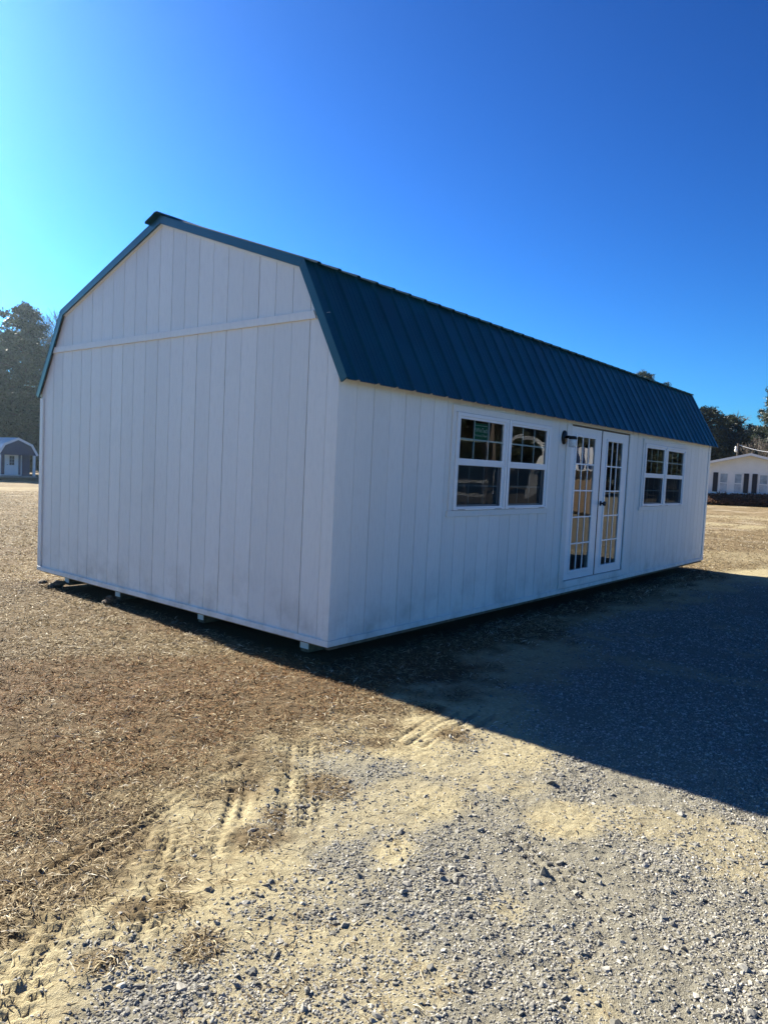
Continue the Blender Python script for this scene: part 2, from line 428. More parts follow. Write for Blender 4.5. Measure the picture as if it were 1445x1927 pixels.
# ---- stones: points carrying size, turn and tint, with six crushed-stone shapes set on them
def stone_mat():
    m, t, bs = mat("crushed_grey_stone", (.2, .2, .2), .85, 0, .25)
    at = N(t, "ShaderNodeAttribute"); at.attribute_type = 'INSTANCER'; at.attribute_name = "tint"
    c = ramp(t, at.outputs["Fac"], [(0, (.040, .043, .046)), (.35, (.115, .118, .116)), (.75, (.27, .265, .245)), (1, (.52, .49, .42))])
    n = noise(t, 160, 2)
    t.links.new(mix(t, math_(t, 'MULTIPLY', n, .5), c, (.36, .32, .23)), bs.inputs["Base Color"])
    return m
M['stone_i'] = stone_mat()
def stone_nodes():
    g = bpy.data.node_groups.new("stone_scatter", 'GeometryNodeTree')
    g.interface.new_socket("Geometry", in_out='INPUT', socket_type='NodeSocketGeometry')
    g.interface.new_socket("Geometry", in_out='OUTPUT', socket_type='NodeSocketGeometry')
    n = g.nodes.new; L = g.links.new
    gi, go = n("NodeGroupInput"), n("NodeGroupOutput"); ip = n("GeometryNodeInstanceOnPoints")
    ip.inputs["Pick Instance"].default_value = True
    gti = n("GeometryNodeGeometryToInstance")
    for v in range(6):
        ic = n("GeometryNodeMeshIcoSphere"); ic.inputs["Radius"].default_value = .5; ic.inputs["Subdivisions"].default_value = 1
        rv = n("FunctionNodeRandomValue"); rv.data_type = 'FLOAT_VECTOR'
        rv.inputs[0].default_value = (-.16,)*3; rv.inputs[1].default_value = (.16,)*3; rv.inputs["Seed"].default_value = v*7+1
        sp = n("GeometryNodeSetPosition"); sm = n("GeometryNodeSetMaterial"); sm.inputs["Material"].default_value = M['stone_i']
        ss = n("GeometryNodeSetShadeSmooth"); ss.inputs["Shade Smooth"].default_value = False
        L(ic.outputs["Mesh"], sp.inputs["Geometry"]); L(rv.outputs[0], sp.inputs["Offset"])
        L(sp.outputs[0], ss.inputs[0]); L(ss.outputs[0], sm.inputs[0]); L(sm.outputs[0], gti.inputs[0])
    for key, typ, sock in (("turn", 'FLOAT_VECTOR', "Rotation"), ("span", 'FLOAT_VECTOR', "Scale"), ("pick", 'INT', "Instance Index")):
        na = n("GeometryNodeInputNamedAttribute"); na.data_type = typ; na.inputs["Name"].default_value = key
        if sock == "Rotation":
            er = n("FunctionNodeEulerToRotation"); L(na.outputs["Attribute"], er.inputs[0]); L(er.outputs[0], ip.inputs[sock])
        else: L(na.outputs["Attribute"], ip.inputs[sock])
    L(gi.outputs[0], ip.inputs["Points"]); L(gti.outputs[0], ip.inputs["Instance"]); L(ip.outputs[0], go.inputs[0])
    return g
STONE_G = stone_nodes()
def stones(name, x, y, size, V0, F0, label, sink=.25, light=0.):
    n = len(x); z = g_h(x, y)
    span = size[:, None]*np.stack([.9+.35*RNG.random(n), .6+.45*RNG.random(n), .40+.35*RNG.random(n)], -1)
    turn = np.stack([RNG.normal(0, .3, n), RNG.normal(0, .3, n), RNG.random(n)*6.283], -1)
    t = np.clip(RNG.beta(2.0, 2.4, n)+light+.3*(RNG.random(n) < .045), 0, 1)
    me = bpy.data.meshes.new(name); me.vertices.add(n)
    me.vertices.foreach_set("co", np.stack([x, y, z+span[:, 2]*.5*sink], -1).astype(np.float32).ravel())
    for an, ty, v in (("span", 'FLOAT_VECTOR', span), ("turn", 'FLOAT_VECTOR', turn)):
        me.attributes.new(an, ty, 'POINT').data.foreach_set("vector", v.astype(np.float32).ravel())
    me.attributes.new("tint", 'FLOAT', 'POINT').data.foreach_set("value", t.astype(np.float32))
    me.attributes.new("pick", 'INT', 'POINT').data.foreach_set("value", RNG.integers(0, 6, n).astype(np.int32))
    o = link(bpy.data.objects.new(name, me)); md = o.modifiers.new("scatter", 'NODES'); md.node_group = STONE_G
    o['kind'] = 'stuff'; o['label'] = label; return o
def under_shed(x, y, m=0.): return (x > .1-m) & (x < 9.9) & (y > .1-m) & (y < 4.8)

def clump(x, y): return sstep(.36, .60, fbm(x, y, 2.2, 3, 91))*.6+.4*sstep(.40, .58, fbm(x, y, 6.5, 2, 93))
# grit and chips: also thinly over the bare sand
x, y, r = scatter(420000, 1.6, 15, 1.5)
g = np.maximum(g_gravel(x, y), .05*(1-g_grass(x, y))); cl = clump(x, y)
keep = (RNG.random(len(x)) < g*(.22+.78*cl)) & ~under_shed(x, y, .4)
x, y, r = x[keep], y[keep], r[keep]
sz = (.0062*np.exp(RNG.normal(0, .35, len(x)))+.002)*np.clip(r/4, 1, 2)
stones("gravel", x, y, np.clip(sz, .004, .03), 0, 0, 'fine grey crushed gravel spread over the drive', .1, .2); print("small stones", len(x))
x, y, r = scatter(95000, 1.6, 12, 1.3)
g = np.maximum(g_gravel(x, y), .012*(1-g_grass(x, y))); cl = clump(x, y)
keep = (RNG.random(len(x)) < g*(.10+.90*cl)) & ~under_shed(x, y, .4)
x, y = x[keep], y[keep]
sz = .0128*np.exp(RNG.normal(0, .40, len(x)))
stones("coarse_gravel", x, y, np.clip(sz, .009, .048), 0, 0, 'larger grey crushed stones lying in the gravel drive', -.05, .0); print("big stones", len(x))

# ---- dead grass blades
def blades(name, x, y, ln, wd, m, label, tint, flat=.35):
    n = len(x); z = g_h(x, y); a = RNG.random(n)*6.283
    rise = np.clip(RNG.normal(flat, .30, n), 0.02, 1.2)
    bend = RNG.normal(0, .9, n); dx, dy = np.cos(a), np.sin(a); px, py = -dy, dx
    P = []
    for k, (f, wf) in enumerate(((0, .8), (.5, 1.), (1., .12))):
        cx = x+dx*ln*f*np.cos(rise)+px*bend*ln*.28*f*f
        cy = y+dy*ln*f*np.cos(rise)+py*bend*ln*.28*f*f
        cz = z-.003+ln*np.sin(rise)*(f-.62*f*f)*1.15+.002
        tw = RNG.normal(0, .5, n)
        for s in (-1, 1):
            P.append(np.stack([cx+s*px*wd*wf*.5, cy+s*py*wd*wf*.5, cz+s*tw*wd*wf*.5], -1))
    P = np.stack(P, 1).reshape(-1, 3)
    F0 = np.array([(0, 1, 3), (0, 3, 2), (2, 3, 5), (2, 5, 4)])
    F = (F0[None]+(np.arange(n)*6)[:, None, None]).reshape(-1, 3)
    o = np_mesh(name, P, F, m, tint=np.repeat(tint, 6)); o['kind'] = 'stuff'; o['label'] = label; return o
x, y, r = scatter(620000, 1.8, 40, 1.85)
g = g_grass(x, y); pt = sstep(.30, .55, fbm(x, y, 3.0, 3, 101))
keep = (RNG.random(len(x)) < np.maximum(g*(.45+.55*pt)*(1-.75*tracks(x, y)[1]), .035*(1-g_gravel(x, y)))) & ~under_shed(x, y)
x, y, r = x[keep], y[keep], r[keep]
k = np.clip(r/4, 1, 4)**.75
rust = sstep(.50, .66, fbm(x, y, .8, 3, 111))*sstep(-1.3, -.2, y)*sstep(3.2, 1.2, y)*sstep(.8, -.2, x)
isr = RNG.random(len(x)) < .75*rust
ln = (.028+.040*RNG.random(len(x)))*k**.5; wd = (.0019+.0021*RNG.random(len(x)))*k
tn = np.clip(.10+.55*fbm(x, y, 1.1, 3, 120)+RNG.normal(0, .30, len(x)), 0, 1)
s = ~isr
blades("dead_grass", x[s], y[s], ln[s], wd[s], M['grass'], 'flattened straw coloured dead grass beside the gravel drive', tn[s])
blades("rusty_grass", x[isr], y[isr], ln[isr], wd[isr], M['rust_grass'], 'patches of rusty orange dead grass in the lawn', np.clip(RNG.random(isr.sum())*.9, 0, 1))
print("blades", len(x))
# ------------------------------------------------------------------ white barn shed
W_, L_ = 4.877, 10.029
shed = thing("barn_shed", "large white gambrel barn shed with dark teal metal roof, windows and french doors", "shed", (L_/2, W_/2, -.16))
WL[shed.name] = Vector(shed.location)
AI, BI, EI = (2.4385, 3.705), (.458, 3.020), (-.054, 2.08)
KN = [EI, BI, AI, (W_-.535, 3.008), (W_+.022, EI[1])]
def prof(v): return float(np.interp(v, [k[0] for k in KN], [k[1] for k in KN]))+.03
GROOVE = lambda: random.choice((.0025, .0035, .0045, .006, .007))

# gable wall: backing sheet + boards above and below the band
def gable(x_out, sgn, detail=True):
    bk = MB().prism([(.03, .02), (W_-.03, .02), (W_-.03, 2.13), (W_-.535, 3.02), (2.4385, AI[1]+.02), (BI[0], BI[1]+.02), (.03, 2.15)], 'x', x_out+sgn*.0125, x_out+sgn*.05)
    wall = bk.build("gable_wall", M['osb'], shed)
    cuts = [-.0] + [.127+.2126*k for k in range(23)] + [W_]
    cuts = [c for c in cuts if 0 <= c <= W_]
    for a, b in zip(cuts[:-1], cuts[1:]):
        for lo, hi in ((.03, 2.625), (2.635, 9)):
            g0, g1 = GROOVE(), GROOVE(); v0, v1 = a+g0*.6, b-g1*.6
            if v0 < .002: v0 = .0
            pts = [(v0, lo), (v1, lo)]
            top = lambda v: min(prof(v)-.004, hi)
            if max(top(v0), top(v1), max([top(k[0]) for k in KN if v0 < k[0] < v1] or [0])) < lo+.03: continue
            vs = sorted({v0, v1, *[k[0] for k in KN if v0 < k[0] < v1], *([v for v in np.linspace(v0, v1, 7)] if top(v0) != top(v1) else [])})
            up_ = [(v, max(top(v), lo+.001)) for v in vs[::-1]]
            MB().prism(pts+up_, 'x', x_out, x_out+sgn*.0115).build("siding_board", M['siding'], wall)
    return wall
gw = gable(0., 1)
def far_panel():
    bk = MB().prism([(.03, .02), (W_-.03, .02), (W_-.0, 2.10), (W_-BI[0], BI[1]-.02), (2.4385, AI[1]-.02), (BI[0], BI[1]-.02), (.03, 2.05)], 'x', L_-.05, L_)
    bk.build("far_gable_wall", M['siding'], shed)
far_panel()

# front wall with openings
HOLES = [(1.625, 3.560, 1.06, 2.005), (6.645, 8.535, 1.04, 1.985), (4.145, 6.035, .145, 2.062)]      # x0,x1,z0,z1
CASE = [(1.555, 3.61, .998, 2.058), (6.575, 8.605, .978, 2.040), (4.02, 6.16, .066, 2.07)]
def grid_boxes(mb, xs0, xs1, z0, z1, holes, y0, y1):
    xs = sorted({xs0, xs1, *[h for q in holes for h in q[:2] if xs0 < h < xs1]})
    for a, b in zip(xs[:-1], xs[1:]):
        segs = [(z0, z1)]
        for h in holes:
            if h[0] < (a+b)/2 < h[1]:
                segs = [s for q in segs for s in ((q[0], min(q[1], h[2])), (max(q[0], h[3]), q[1])) if s[1]-s[0] > .004]
        for s in segs: mb.box(a, b, y0, y1, *s)
    return mb
mb = grid_boxes(MB(), .0116, L_-.05, .02, 2.16, HOLES, .0125, .05)
fwall = mb.build("front_wall", M['osb'], shed)
cuts = [0.] + [.219+.2125*k for k in range(47)]
cuts = [c for c in cuts if c < L_-.05] + [L_]
CH = [(a+.03, b-.03, c+.03, d-.0) for a, b, c, d in CASE]
for a, b in zip(cuts[:-1], cuts[1:]):
    g0, g1 = GROOVE(), GROOVE()
    m_ = grid_boxes(MB(), a+(g0*.6 if a > 0 else .0120), b-g1*.6, .03, 2.165, CH, 0., .0115)
    for q in range(0, len(m_.v), 8):
        piece = MB(); piece.v = m_.v[q:q+8]; piece.f = m_.f[:6]; piece.build("siding_board", M['siding'], fwall)
MB().box(.05, L_-.05, W_-.05, W_, .02, 2.115).build("back_wall", M['siding'], shed)
MB().box(.05, L_-.05, .05, W_-.05, .03, .075).build("floor", M['osb'], shed)

# skirt, corner trim, band
MB().box(-.019, -.0006, -.019, W_+.019, .0, .050).build("skirt_board", M['siding'], shed, bevel=.003)
MB().box(0, L_+.019, -.019, -.0006, .001, .050).build("skirt_board", M['siding'], shed, bevel=.003)
MB().prism([(-.015, -.015), (.088, -.015), (.088, -.0006), (-.0006, -.0006), (-.0006, .058), (-.015, .058)], 'z', .0515, 2.15).build("corner_trim", M['siding'], shed, bevel=.002)
MB().prism([(L_-.085, -.015), (L_+.015, -.015), (L_+.015, .09), (L_+.0006, .09), (L_+.0006, -.0006), (L_-.085, -.0006)], 'z', .0515, 2.15).build("corner_trim", M['siding'], shed, bevel=.002)
MB().prism([(-.015+0, W_-.06), (-.0006, W_-.06), (-.0006, W_+.015), (-.015, W_+.015)], 'z', .0515, 2.075).build("corner_trim", M['siding'], shed)
MB().prism([(.262, 2.596), (W_-.262, 2.596), (W_-.292, 2.662), (.292, 2.662)], 'x', -.018, -.0006).build("band_board", M['siding'], shed, bevel=.002)

# roof
def off(pts, d):
    """offset an open polyline outward (up) by d with mitres"""
    out = []
    for i, p in enumerate(pts):
        ns = []
        for a, b in ((i-1, i), (i, i+1)):
            if 0 <= a and b < len(pts):
                dx, dz = pts[b][0]-pts[a][0], pts[b][1]-pts[a][1]; l = math.hypot(dx, dz); ns.append((-dz/l, dx/l))
        nx = sum(n[0] for n in ns); nz = sum(n[1] for n in ns); k = (nx*ns[0][0]+nz*ns[0][1])
        out.append((p[0]+nx*d/k, p[1]+nz*d/k))
    return out
OUT = off(KN, .067)
KD = [(.0, EI[1]+.054*(BI[1]-EI[1])/(BI[0]-EI[0]))]; KD = KD+KN[1:4]+[(W_, 2.115)]
inn = off(KD, .035); deck_o = off(KD, .063)
roof = MB().prism(inn+deck_o[::-1], 'x', -.012, L_+.012).build("roof", M['osb'], shed)
XR0, XR1 = -.02, L_+.02
PITCH = .2415
def panel_profile(n_ribs):
    p = [(0, 0)]
    for k in range(n_ribs):
        c = PITCH*(k+.5)
        p += [(c-.027, 0), (c-.013, .017), (c+.013, .017), (c+.027, 0)]
        if k < n_ribs-1: p += [(c+.085, 0), (c+.092, .003), (c+.100, 0), (c+.140, 0), (c+.147, .003), (c+.155, 0)]
    p.append((PITCH*n_ribs+.012, .0012)); return p
def panel_mesh(n_ribs, length):
    p = panel_profile(n_ribs); m_ = MB(); n = len(p)
    for zz, dz in ((0, 0), (length, 0), (0, -.0022), (length, -.0022)):
        m_.v += [(a, zz, b+dz) for a, b in p]
    for i in range(n-1):
        m_.f += [(i, i+1, n+i+1, n+i), (2*n+i, 3*n+i, 3*n+i+1, 2*n+i+1), (i, 2*n+i, 2*n+i+1, i+1), (n+i, n+i+1, 3*n+i+1, 3*n+i)]
    m_.f += [(0, n, 3*n, 2*n), (n-1, 3*n-1, 4*n-1, 2*n-1)]
    return m_
segs = [(OUT[0], OUT[1], -.012, .0), (OUT[1], OUT[2], -.055, -.01), (OUT[4], OUT[3], -.012, .0), (OUT[3], OUT[2], -.055, -.01)]
cache = {}
for a, b, e0, e1 in segs:
    d = Vector((b[0]-a[0], b[1]-a[1])); l = d.length; d /= l
    nrm = Vector((-d.y, d.x)) if d.x > 0 else Vector((d.y, -d.x))
    s = Vector(a)+d*e0; ln = l-e0+e1
    total = 42; x0 = XR0-.01; k = 0
    while k < total:
        nr = min(4, total-k)
        key = (nr, round(ln, 4))
        if key not in cache:
            o = panel_mesh(nr, ln).build("metal_panel", M['metal'], roof); cache[key] = o.data
        else:
            o = bpy.data.objects.new("metal_panel", cache[key]); link(o, roof)
        lift = .004 if e0 < -.03 else 0.
        o.matrix_parent_inverse = Matrix()
        mw = Matrix(((1, 0, 0, x0+k*PITCH), (0, d.x, nrm.x, s.x+nrm.x*lift), (0, d.y, nrm.y, s.y+nrm.y*lift), (0, 0, 0, 1)))
        o.matrix_basis = mw       # roof part sits at the scene origin
        k += nr
# rake trim, near and far
trim_o = off(KN, .072)
tin = off(KN, .0)
for x0, x1, xf0, xf1 in ((-.036, -.0195, -.0195, .012), (L_+.0195, L_+.036, L_-.012, L_+.0195)):
    for i in range(4):
        MB().prism([tin[i], tin[i+1], trim_o[i+1], trim_o[i]], 'x', x0, x1).build("rake_trim", M['metal'], shed, bevel=.002)
        lo = off(KN, .0725); hi = off(KN, .0750)
        MB().prism([lo[i], lo[i+1], hi[i+1], hi[i]], 'x', x0-.002 if x0 < 0 else xf0, xf1 if x0 < 0 else x1+.002).build("trim_flange", M['metal'], shed)
fa, fb = off(KN, -.012), off(KN, .03)
for i in (1, 2):
    MB().prism([fa[i], fa[i+1], fb[i+1], fb[i]], 'x', -.0175, -.0006).build("fascia_board", M['white'], shed)
# ridge cap
cap = MB()
sl_ = (AI[1]-BI[1])/(AI[0]-BI[0]); oz = OUT[2][1]+.026
prof_c = [(-.182, oz-.182*sl_-.014), (-.176, oz-.176*sl_+.002), (-.065, oz-.065*sl_+.004), (-.026, oz+.002), (.026, oz+.002), (.065, oz-.065*sl_+.004), (.176, oz-.176*sl_+.002), (.182, oz-.182*sl_-.014)]
pc = [(2.4385+a, b) for a, b in prof_c]
cap.prism(pc+[(a, b-.006) for a, b in pc[::-1]], 'x', -.085, L_+.085).build("ridge_cap", M['metal'], shed)

# ---- windows
def rect_frame(mb, x0, x1, z0, z1, wl, wr, wb, wt, y0, y1):
    mb.box(x0, x0+wl, y0, y1, z0, z1); mb.box(x1-wr, x1, y0, y1, z0, z1)
    mb.box(x0+wl, x1-wr, y0, y1, z0, z0+wb); mb.box(x0+wl, x1-wr, y0, y1, z1-wt, z1); return mb
PANE_N = [0]
def pane(x0, x1, z0, z1, y, parent, tilt=.0025):
    """one sheet of glass 4 mm thick, each set a hair out of true"""
    cx, cz = (x0+x1)/2, (z0+z1)/2; a, b = random.gauss(0, tilt), random.gauss(0, tilt)
    m_ = MB()
    m_.v = [(x, y+(x-cx)*a+(z-cz)*b, z) for z in (z0, z1) for x in (x0, x1)]
    m_.f = [(0, 1, 3, 2)]
    return m_.build("pane", M['glass'], parent, fix=False)
def window_unit(x0, x1, z0, z1, gx0, gx1, gu0, gu1, gl0, gl1, label):
    w_ = rect_frame(MB(), x0, x1, z0, z1, .034, .034, .022, .034, -.034, .045).build("window", M['vinyl'], shed, bevel=.002)
    w_['label'] = label
    # upper sash (outer plane) and lower sash (inner plane)
    rect_frame(MB(), x0+.034, x1-.034, gl1, z1-.034, gx0-x0-.034, x1-.034-gx1, gu0-gl1, z1-.034-gu1, -.024, .012).build("upper_sash", M['vinyl'], w_, bevel=.0015)
    rect_frame(MB(), x0+.034, x1-.034, z0+.022, gl1+.03, gx0-x0-.034+.004, x1-.034-gx1+.004, gl0-z0-.022+.016, .034, .016, .040).build("lower_sash", M['vinyl'], w_)
    rect_frame(MB(), x0+.034, x1-.034, z0+.022, gl1-.0005, gx0-x0-.034-.002, x1-.034-gx1-.002, gl0-z0-.022, .004, -.020, -.004).build("screen_frame", M['vinyl'], w_)
    m_ = MB(); m_.v = [(gx0-.004, -.012, gl0-.003), (gx1+.004, -.012, gl0-.003), (gx1+.004, -.012, gl1+.003), (gx0-.004, -.012, gl1+.003)]; m_.f = [(0, 1, 2, 3)]
    m_.build("insect_screen", M['screen'], w_, fix=False)
    bw = .008; cxs = [gx0+(gx1-gx0)*k/3 for k in (1, 2)]; zm = (gu0+gu1)/2
    for cx in cxs:
        MB().box(cx-bw, cx+bw, -.006, .004, gu0, zm-bw).build("muntin", M['vinyl'], w_)
        MB().box(cx-bw, cx+bw, -.006, .004, zm+bw, gu1).build("muntin", M['vinyl'], w_)
        MB().box(cx-bw, cx+bw, .026, .034, gl0+.016, gl1).build("muntin", M['vinyl'], w_)
    MB().box(gx0, gx1, -.0065, .0045, zm-bw, zm+bw).build("muntin", M['vinyl'], w_)
    zl = (gl0+gl1)/2; MB().box(gx0, gx1, .0255, .0345, zl-bw, zl+bw).build("muntin", M['vinyl'], w_)
    ex = [gx0]+cxs+[gx1]
    for i in range(3):
        for za, zb in ((gu0, zm), (zm, gu1)):
            pane(ex[i]-.001, ex[i+1]+.001, za-.001, zb+.001, -.0095, w_, .0012)
    pane(gx0+.003, gx1-.003, gl0+.014, gl1, .022, w_, .001)
    MB().box(x0+.07, x0+.20, -.036, -.0345, z0+.006, z0+.010).build("weep_slot", M['black'], w_)
    MB().box(x1-.20, x1-.07, -.036, -.0345, z0+.006, z0+.010).build("weep_slot", M['black'], w_)
    return w_
def casing(x0, x1, z0, z1, hx0, hx1, hz0, hz1):
    c = MB()
    MB().box(x0, hx0, -.019, -.0006, hz0, hz1).build("window_casing", M['siding'], shed, bevel=.002)
    MB().box(hx1, x1, -.019, -.0006, hz0, hz1).build("window_casing", M['siding'], shed, bevel=.002)
    MB().box(x0, x1, -.0195, -.0006, hz1+.001, z1).build("window_casing", M['siding'], shed, bevel=.002)
    MB().box(x0-.02, x1, -.0215, -.0006, z0, hz0-.001).build("window_casing", M['siding'], shed, bevel=.002)
casing(1.565, 3.61, 1.0, 2.07, 1.625, 3.560, 1.06, 2.005)
casing(6.585, 8.605, .980, 2.05, 6.645, 8.535, 1.04, 1.985)
wA = window_unit(1.628, 2.592, 1.063, 2.003, 1.695, 2.508, 1.566, 1.947, 1.098, 1.505, "left window of the near pair, with a green sticker in its top sash")
wB = window_unit(2.606, 3.557, 1.063, 2.003, 2.682, 3.477, 1.566, 1.947, 1.098, 1.505, "right window of the near pair, beside the wall lamp")
wC = window_unit(6.648, 7.588, 1.043, 1.983, 6.730, 7.512, 1.545, 1.922, 1.080, 1.483, "left window of the far pair, next to the french doors")
wD = window_unit(7.600, 8.532, 1.043, 1.983, 7.688, 8.470, 1.540, 1.918, 1.078, 1.483, "right window of the far pair, nearest the far corner")
# sticker
MB().box(1.968, 2.236, .0065, .0075, 1.765, 1.925).build("sticker", M['sticker'], wA)
MB().box(1.985, 2.220, .0058, .0064, 1.902, 1.906).build("sticker_rule", M['ink'], wA)
def text_mesh(name, s, x, z, size, y, m, parent, width):
    cu = bpy.data.curves.new(name, 'FONT'); cu.body = s; cu.size = size; cu.align_x = 'CENTER'; cu.extrude = .0003
    o = bpy.data.objects.new(name, cu); COL.objects.link(o)
    me = bpy.data.meshes.new_from_object(o.evaluated_get(bpy.context.evaluated_depsgraph_get()))
    bpy.data.objects.remove(o)
    xs = [v.co.x for v in me.vertices]; k = width/(max(xs)-min(xs)); c = (max(xs)+min(xs))/2
    for v in me.vertices: v.co = ((v.co.x-c)*k+x, y-v.co.z, z+v.co.y)
    me.materials.clear(); me.materials.append(m)
    return link(bpy.data.objects.new(name, me), parent)
text_mesh("sticker_lettering", "ViWinTech", 2.100, 1.838, .062, .0055, M['ink'], wA, .262)
text_mesh("sticker_lettering", "Windows & Doors", 2.100, 1.796, .034, .0055, M['ink'], wA, .250)

# ---- french doors
MB().box(4.020, 4.142, -.019, -.0006, .068, 2.075).build("door_casing", M['siding'], shed, bevel=.002)
MB().box(6.040, 6.160, -.019, -.0006, .068, 2.075).build("door_casing", M['siding'], shed, bevel=.002)
MB().box(4.143, 6.039, -.021, .03, .066, .140).build("threshold", M['siding'], shed, bevel=.002)
MB().box(4.143, 6.039, -.010, .04, 2.064, 2.080).build("door_head", M['osb'], shed)
def door_leaf(x0, x1, gx0, gx1, gz0, gz1, label):
    z0, z1 = .148, 2.060
    d = rect_frame(MB(), x0, x1, z0, z1, gx0-.035-x0, x1-gx1-.035, gz0-.035-z0, z1-gz1-.035, .002, .044).build("door", M['vinyl'], shed, bevel=.002)
    d['label'] = label
    rect_frame(MB(), gx0-.036, gx1+.036, gz0-.036, gz1+.036, .036, .036, .036, .036, -.010, .050).build("lite_frame", M['vinyl'], d, bevel=.005)
    bw = .0095; xs = [gx0+(gx1-gx0)*k/3 for k in range(4)]; zs = [gz0+(gz1-gz0)*k/5 for k in range(6)]
    for k in (1, 2): MB().box(xs[k]-bw, xs[k]+bw, -.003, .012, gz0, gz1).build("muntin", M['vinyl'], d, bevel=.002)
    for k in range(1, 5):
        for i in range(3):
            MB().box(xs[i]+(bw if i else 0), xs[i+1]-(bw if i < 2 else 0), -.0025, .0115, zs[k]-bw*.9, zs[k]+bw*.9).build("muntin", M['vinyl'], d)
    for i in range(3):
        for k in range(5): pane(xs[i], xs[i+1], zs[k], zs[k+1], .004, d, .0015)
    return d
d1 = door_leaf(4.150, 5.088, 4.325, 4.876, .264, 1.936, "left leaf of the french doors, under the black wall lamp")
d2 = door_leaf(5.102, 6.032, 5.290, 5.806, .264, 1.932, "right leaf of the french doors, with the dark knob")
MB().box(5.0885, 5.1015, -.004, .03, .150, 2.058).build("astragal", M['black'], d1)
def lathe(mb, prof_, n=20, M4=None):
    b = len(mb.v)
    for (r, h) in prof_:
        for k in range(n):
            t = 2*math.pi*k/n; p = Vector((r*math.cos(t), r*math.sin(t), h)); mb.v.append(tuple(M4 @ p if M4 else p))
    for i in range(len(prof_)-1):
        for k in range(n):
            k2 = (k+1) % n; mb.f.append((b+i*n+k, b+i*n+k2, b+(i+1)*n+k2, b+(i+1)*n+k))
    mb.f.append(tuple(b+k for k in range(n))[::-1]); e = b+(len(prof_)-1)*n; mb.f.append(tuple(e+k for k in range(n)))
    return mb
OUTW = lambda x, y, z: Matrix.Translation((x, y, z)) @ Matrix.Rotation(math.pi/2, 4, 'X')     # local z -> -y
lathe(MB(), [(.033, 0), (.034, .006), (.012, .010), (.011, .035), (.026, .042), (.031, .055), (.029, .070), (.018, .078)], 18, OUTW(5.175, .002, 1.100)).build("handle", M['pewter'], d2, smooth=True)

# ---- wall lamp
lamp = lathe(MB(), [(.074, 0), (.076, .010), (.066, .024), (.030, .030)], 28, OUTW(3.955, -.0005, 1.905)).xf(Matrix.Translation((3.955, 0, 1.905)) @ Matrix.Diagonal((.82, 1, 1.12, 1)) @ Matrix.Translation((-3.955, 0, -1.905))).build("wall_lamp", M['black'], shed, smooth=True)
MB().tube([(3.955, -.02, 1.910), (3.955, -.07, 1.912), (3.955, -.112, 1.904)], [.017, .016, .015], 10).build("arm", M['black'], lamp, smooth=True)
T = Matrix.Translation((3.955, -.118, 0))
lathe(MB(), [(.016, 1.922), (.040, 1.917), (.050, 1.902), (.051, 1.886), (.046, 1.882)], 24, T).build("lamp_cap", M['black'], lamp, smooth=True)
lathe(MB(), [(.042, 1.8815), (.045, 1.865), (.045, 1.805), (.040, 1.792), (.015, 1.788)], 24, T).build("glass_jar", M['jar'], lamp, smooth=True)

# ---- skids (runners) under the floor
for v, h in ((.42, .05), (1.86, .045), (3.36, .05), (4.50, .05)):
    MB().box(.165, L_-.16, v-h, v+h, -.150, -.001).build("skid", M['skid'], shed, bevel=.006)
    MB().box(.158, .1645, v-h+.002, v+h-.002, -.118, -.003).build("skid_end", M['white'], shed)
MB().box(.02, L_-.02, .004, .045, -.030, .001).build("rim_joist", M['skid'], shed)
MB().box(.0, .04, .05, W_-.05, -.012, .001).build("rim_joist", M['skid'], shed)

def clod(name, loc, r, label, seed, sz=.7):
    rr = np.random.default_rng(seed); m_ = MB(); k = 0
    for _ in range(9):
        c = np.array(loc)+rr.normal(0, r*.42, 3)*(1, 1, .45); s = r*(.3+.35*rr.random())
        b = len(m_.v)
        for v in ICO_VV: m_.v.append(tuple(c+v*s*(.75+.5*rr.random())*np.array((1, 1, sz))))
        m_.f += [tuple(b+i for i in f) for f in ICO_FF.tolist()]
    o = m_.build(name, M['clod'], None, fix=False); tag(o, label, "clod", "clods of dirt under the gable"); return o
clod("dirt_clod", (.02, 3.22, -.13), .085, "crumbly clod of dirt under the middle of the gable skirt", 1)
clod("dirt_clod", (.05, 4.60, -.14), .13, "wide low clump of dirt under the far left corner of the barn", 2, .5)
clod("dirt_clod", (-.02, 2.02, -.16), .045, "small clod of dirt near the third runner end", 3)
# ------------------------------------------------------------------ trees
def cam_polar(az_deg, dist):
    a = math.radians(az_deg); return CAM.x+dist*math.cos(a), CAM.y+dist*math.sin(a)
def gz(x, y): return float(g_h(np.array([x], float), np.array([y], float), False)[0])
def tufts(cent, rad, n_per, size, aspect, rr, up=0.):
    """leaf-sized triangles spread through clusters: returns verts, faces, tint"""
    n = len(cent)*n_per
    c = np.repeat(cent, n_per, 0); r = np.repeat(rad, n_per)
    d = rr.normal(0, 1, (n, 3)); d /= np.linalg.norm(d, axis=1)[:, None]
    rad_f = rr.random(n)**.45
    p = c+d*(r*rad_f)[:, None]*np.array((1, 1, .72))
    a = rr.normal(0, 1, (n, 3))+d*.8+np.array((0, 0, up)); a /= np.linalg.norm(a, axis=1)[:, None]
    b = np.cross(a, rr.normal(0, 1, (n, 3))); b /= np.linalg.norm(b, axis=1)[:, None]
    s = size*(.6+.8*rr.random(n))[:, None]
    V = np.stack([p-a*s*.5-b*s*aspect*.5, p-a*s*.5+b*s*aspect*.5, p+a*s*.5], 1).reshape(-1, 3)
    F = np.arange(n*3).reshape(-1, 3)
    ct = np.repeat(rr.random(len(cent)), n_per)
    t = np.clip(.25*ct+.2+rr.normal(0, .2, n), 0, 1)
    return V, F, np.repeat(t, 3)
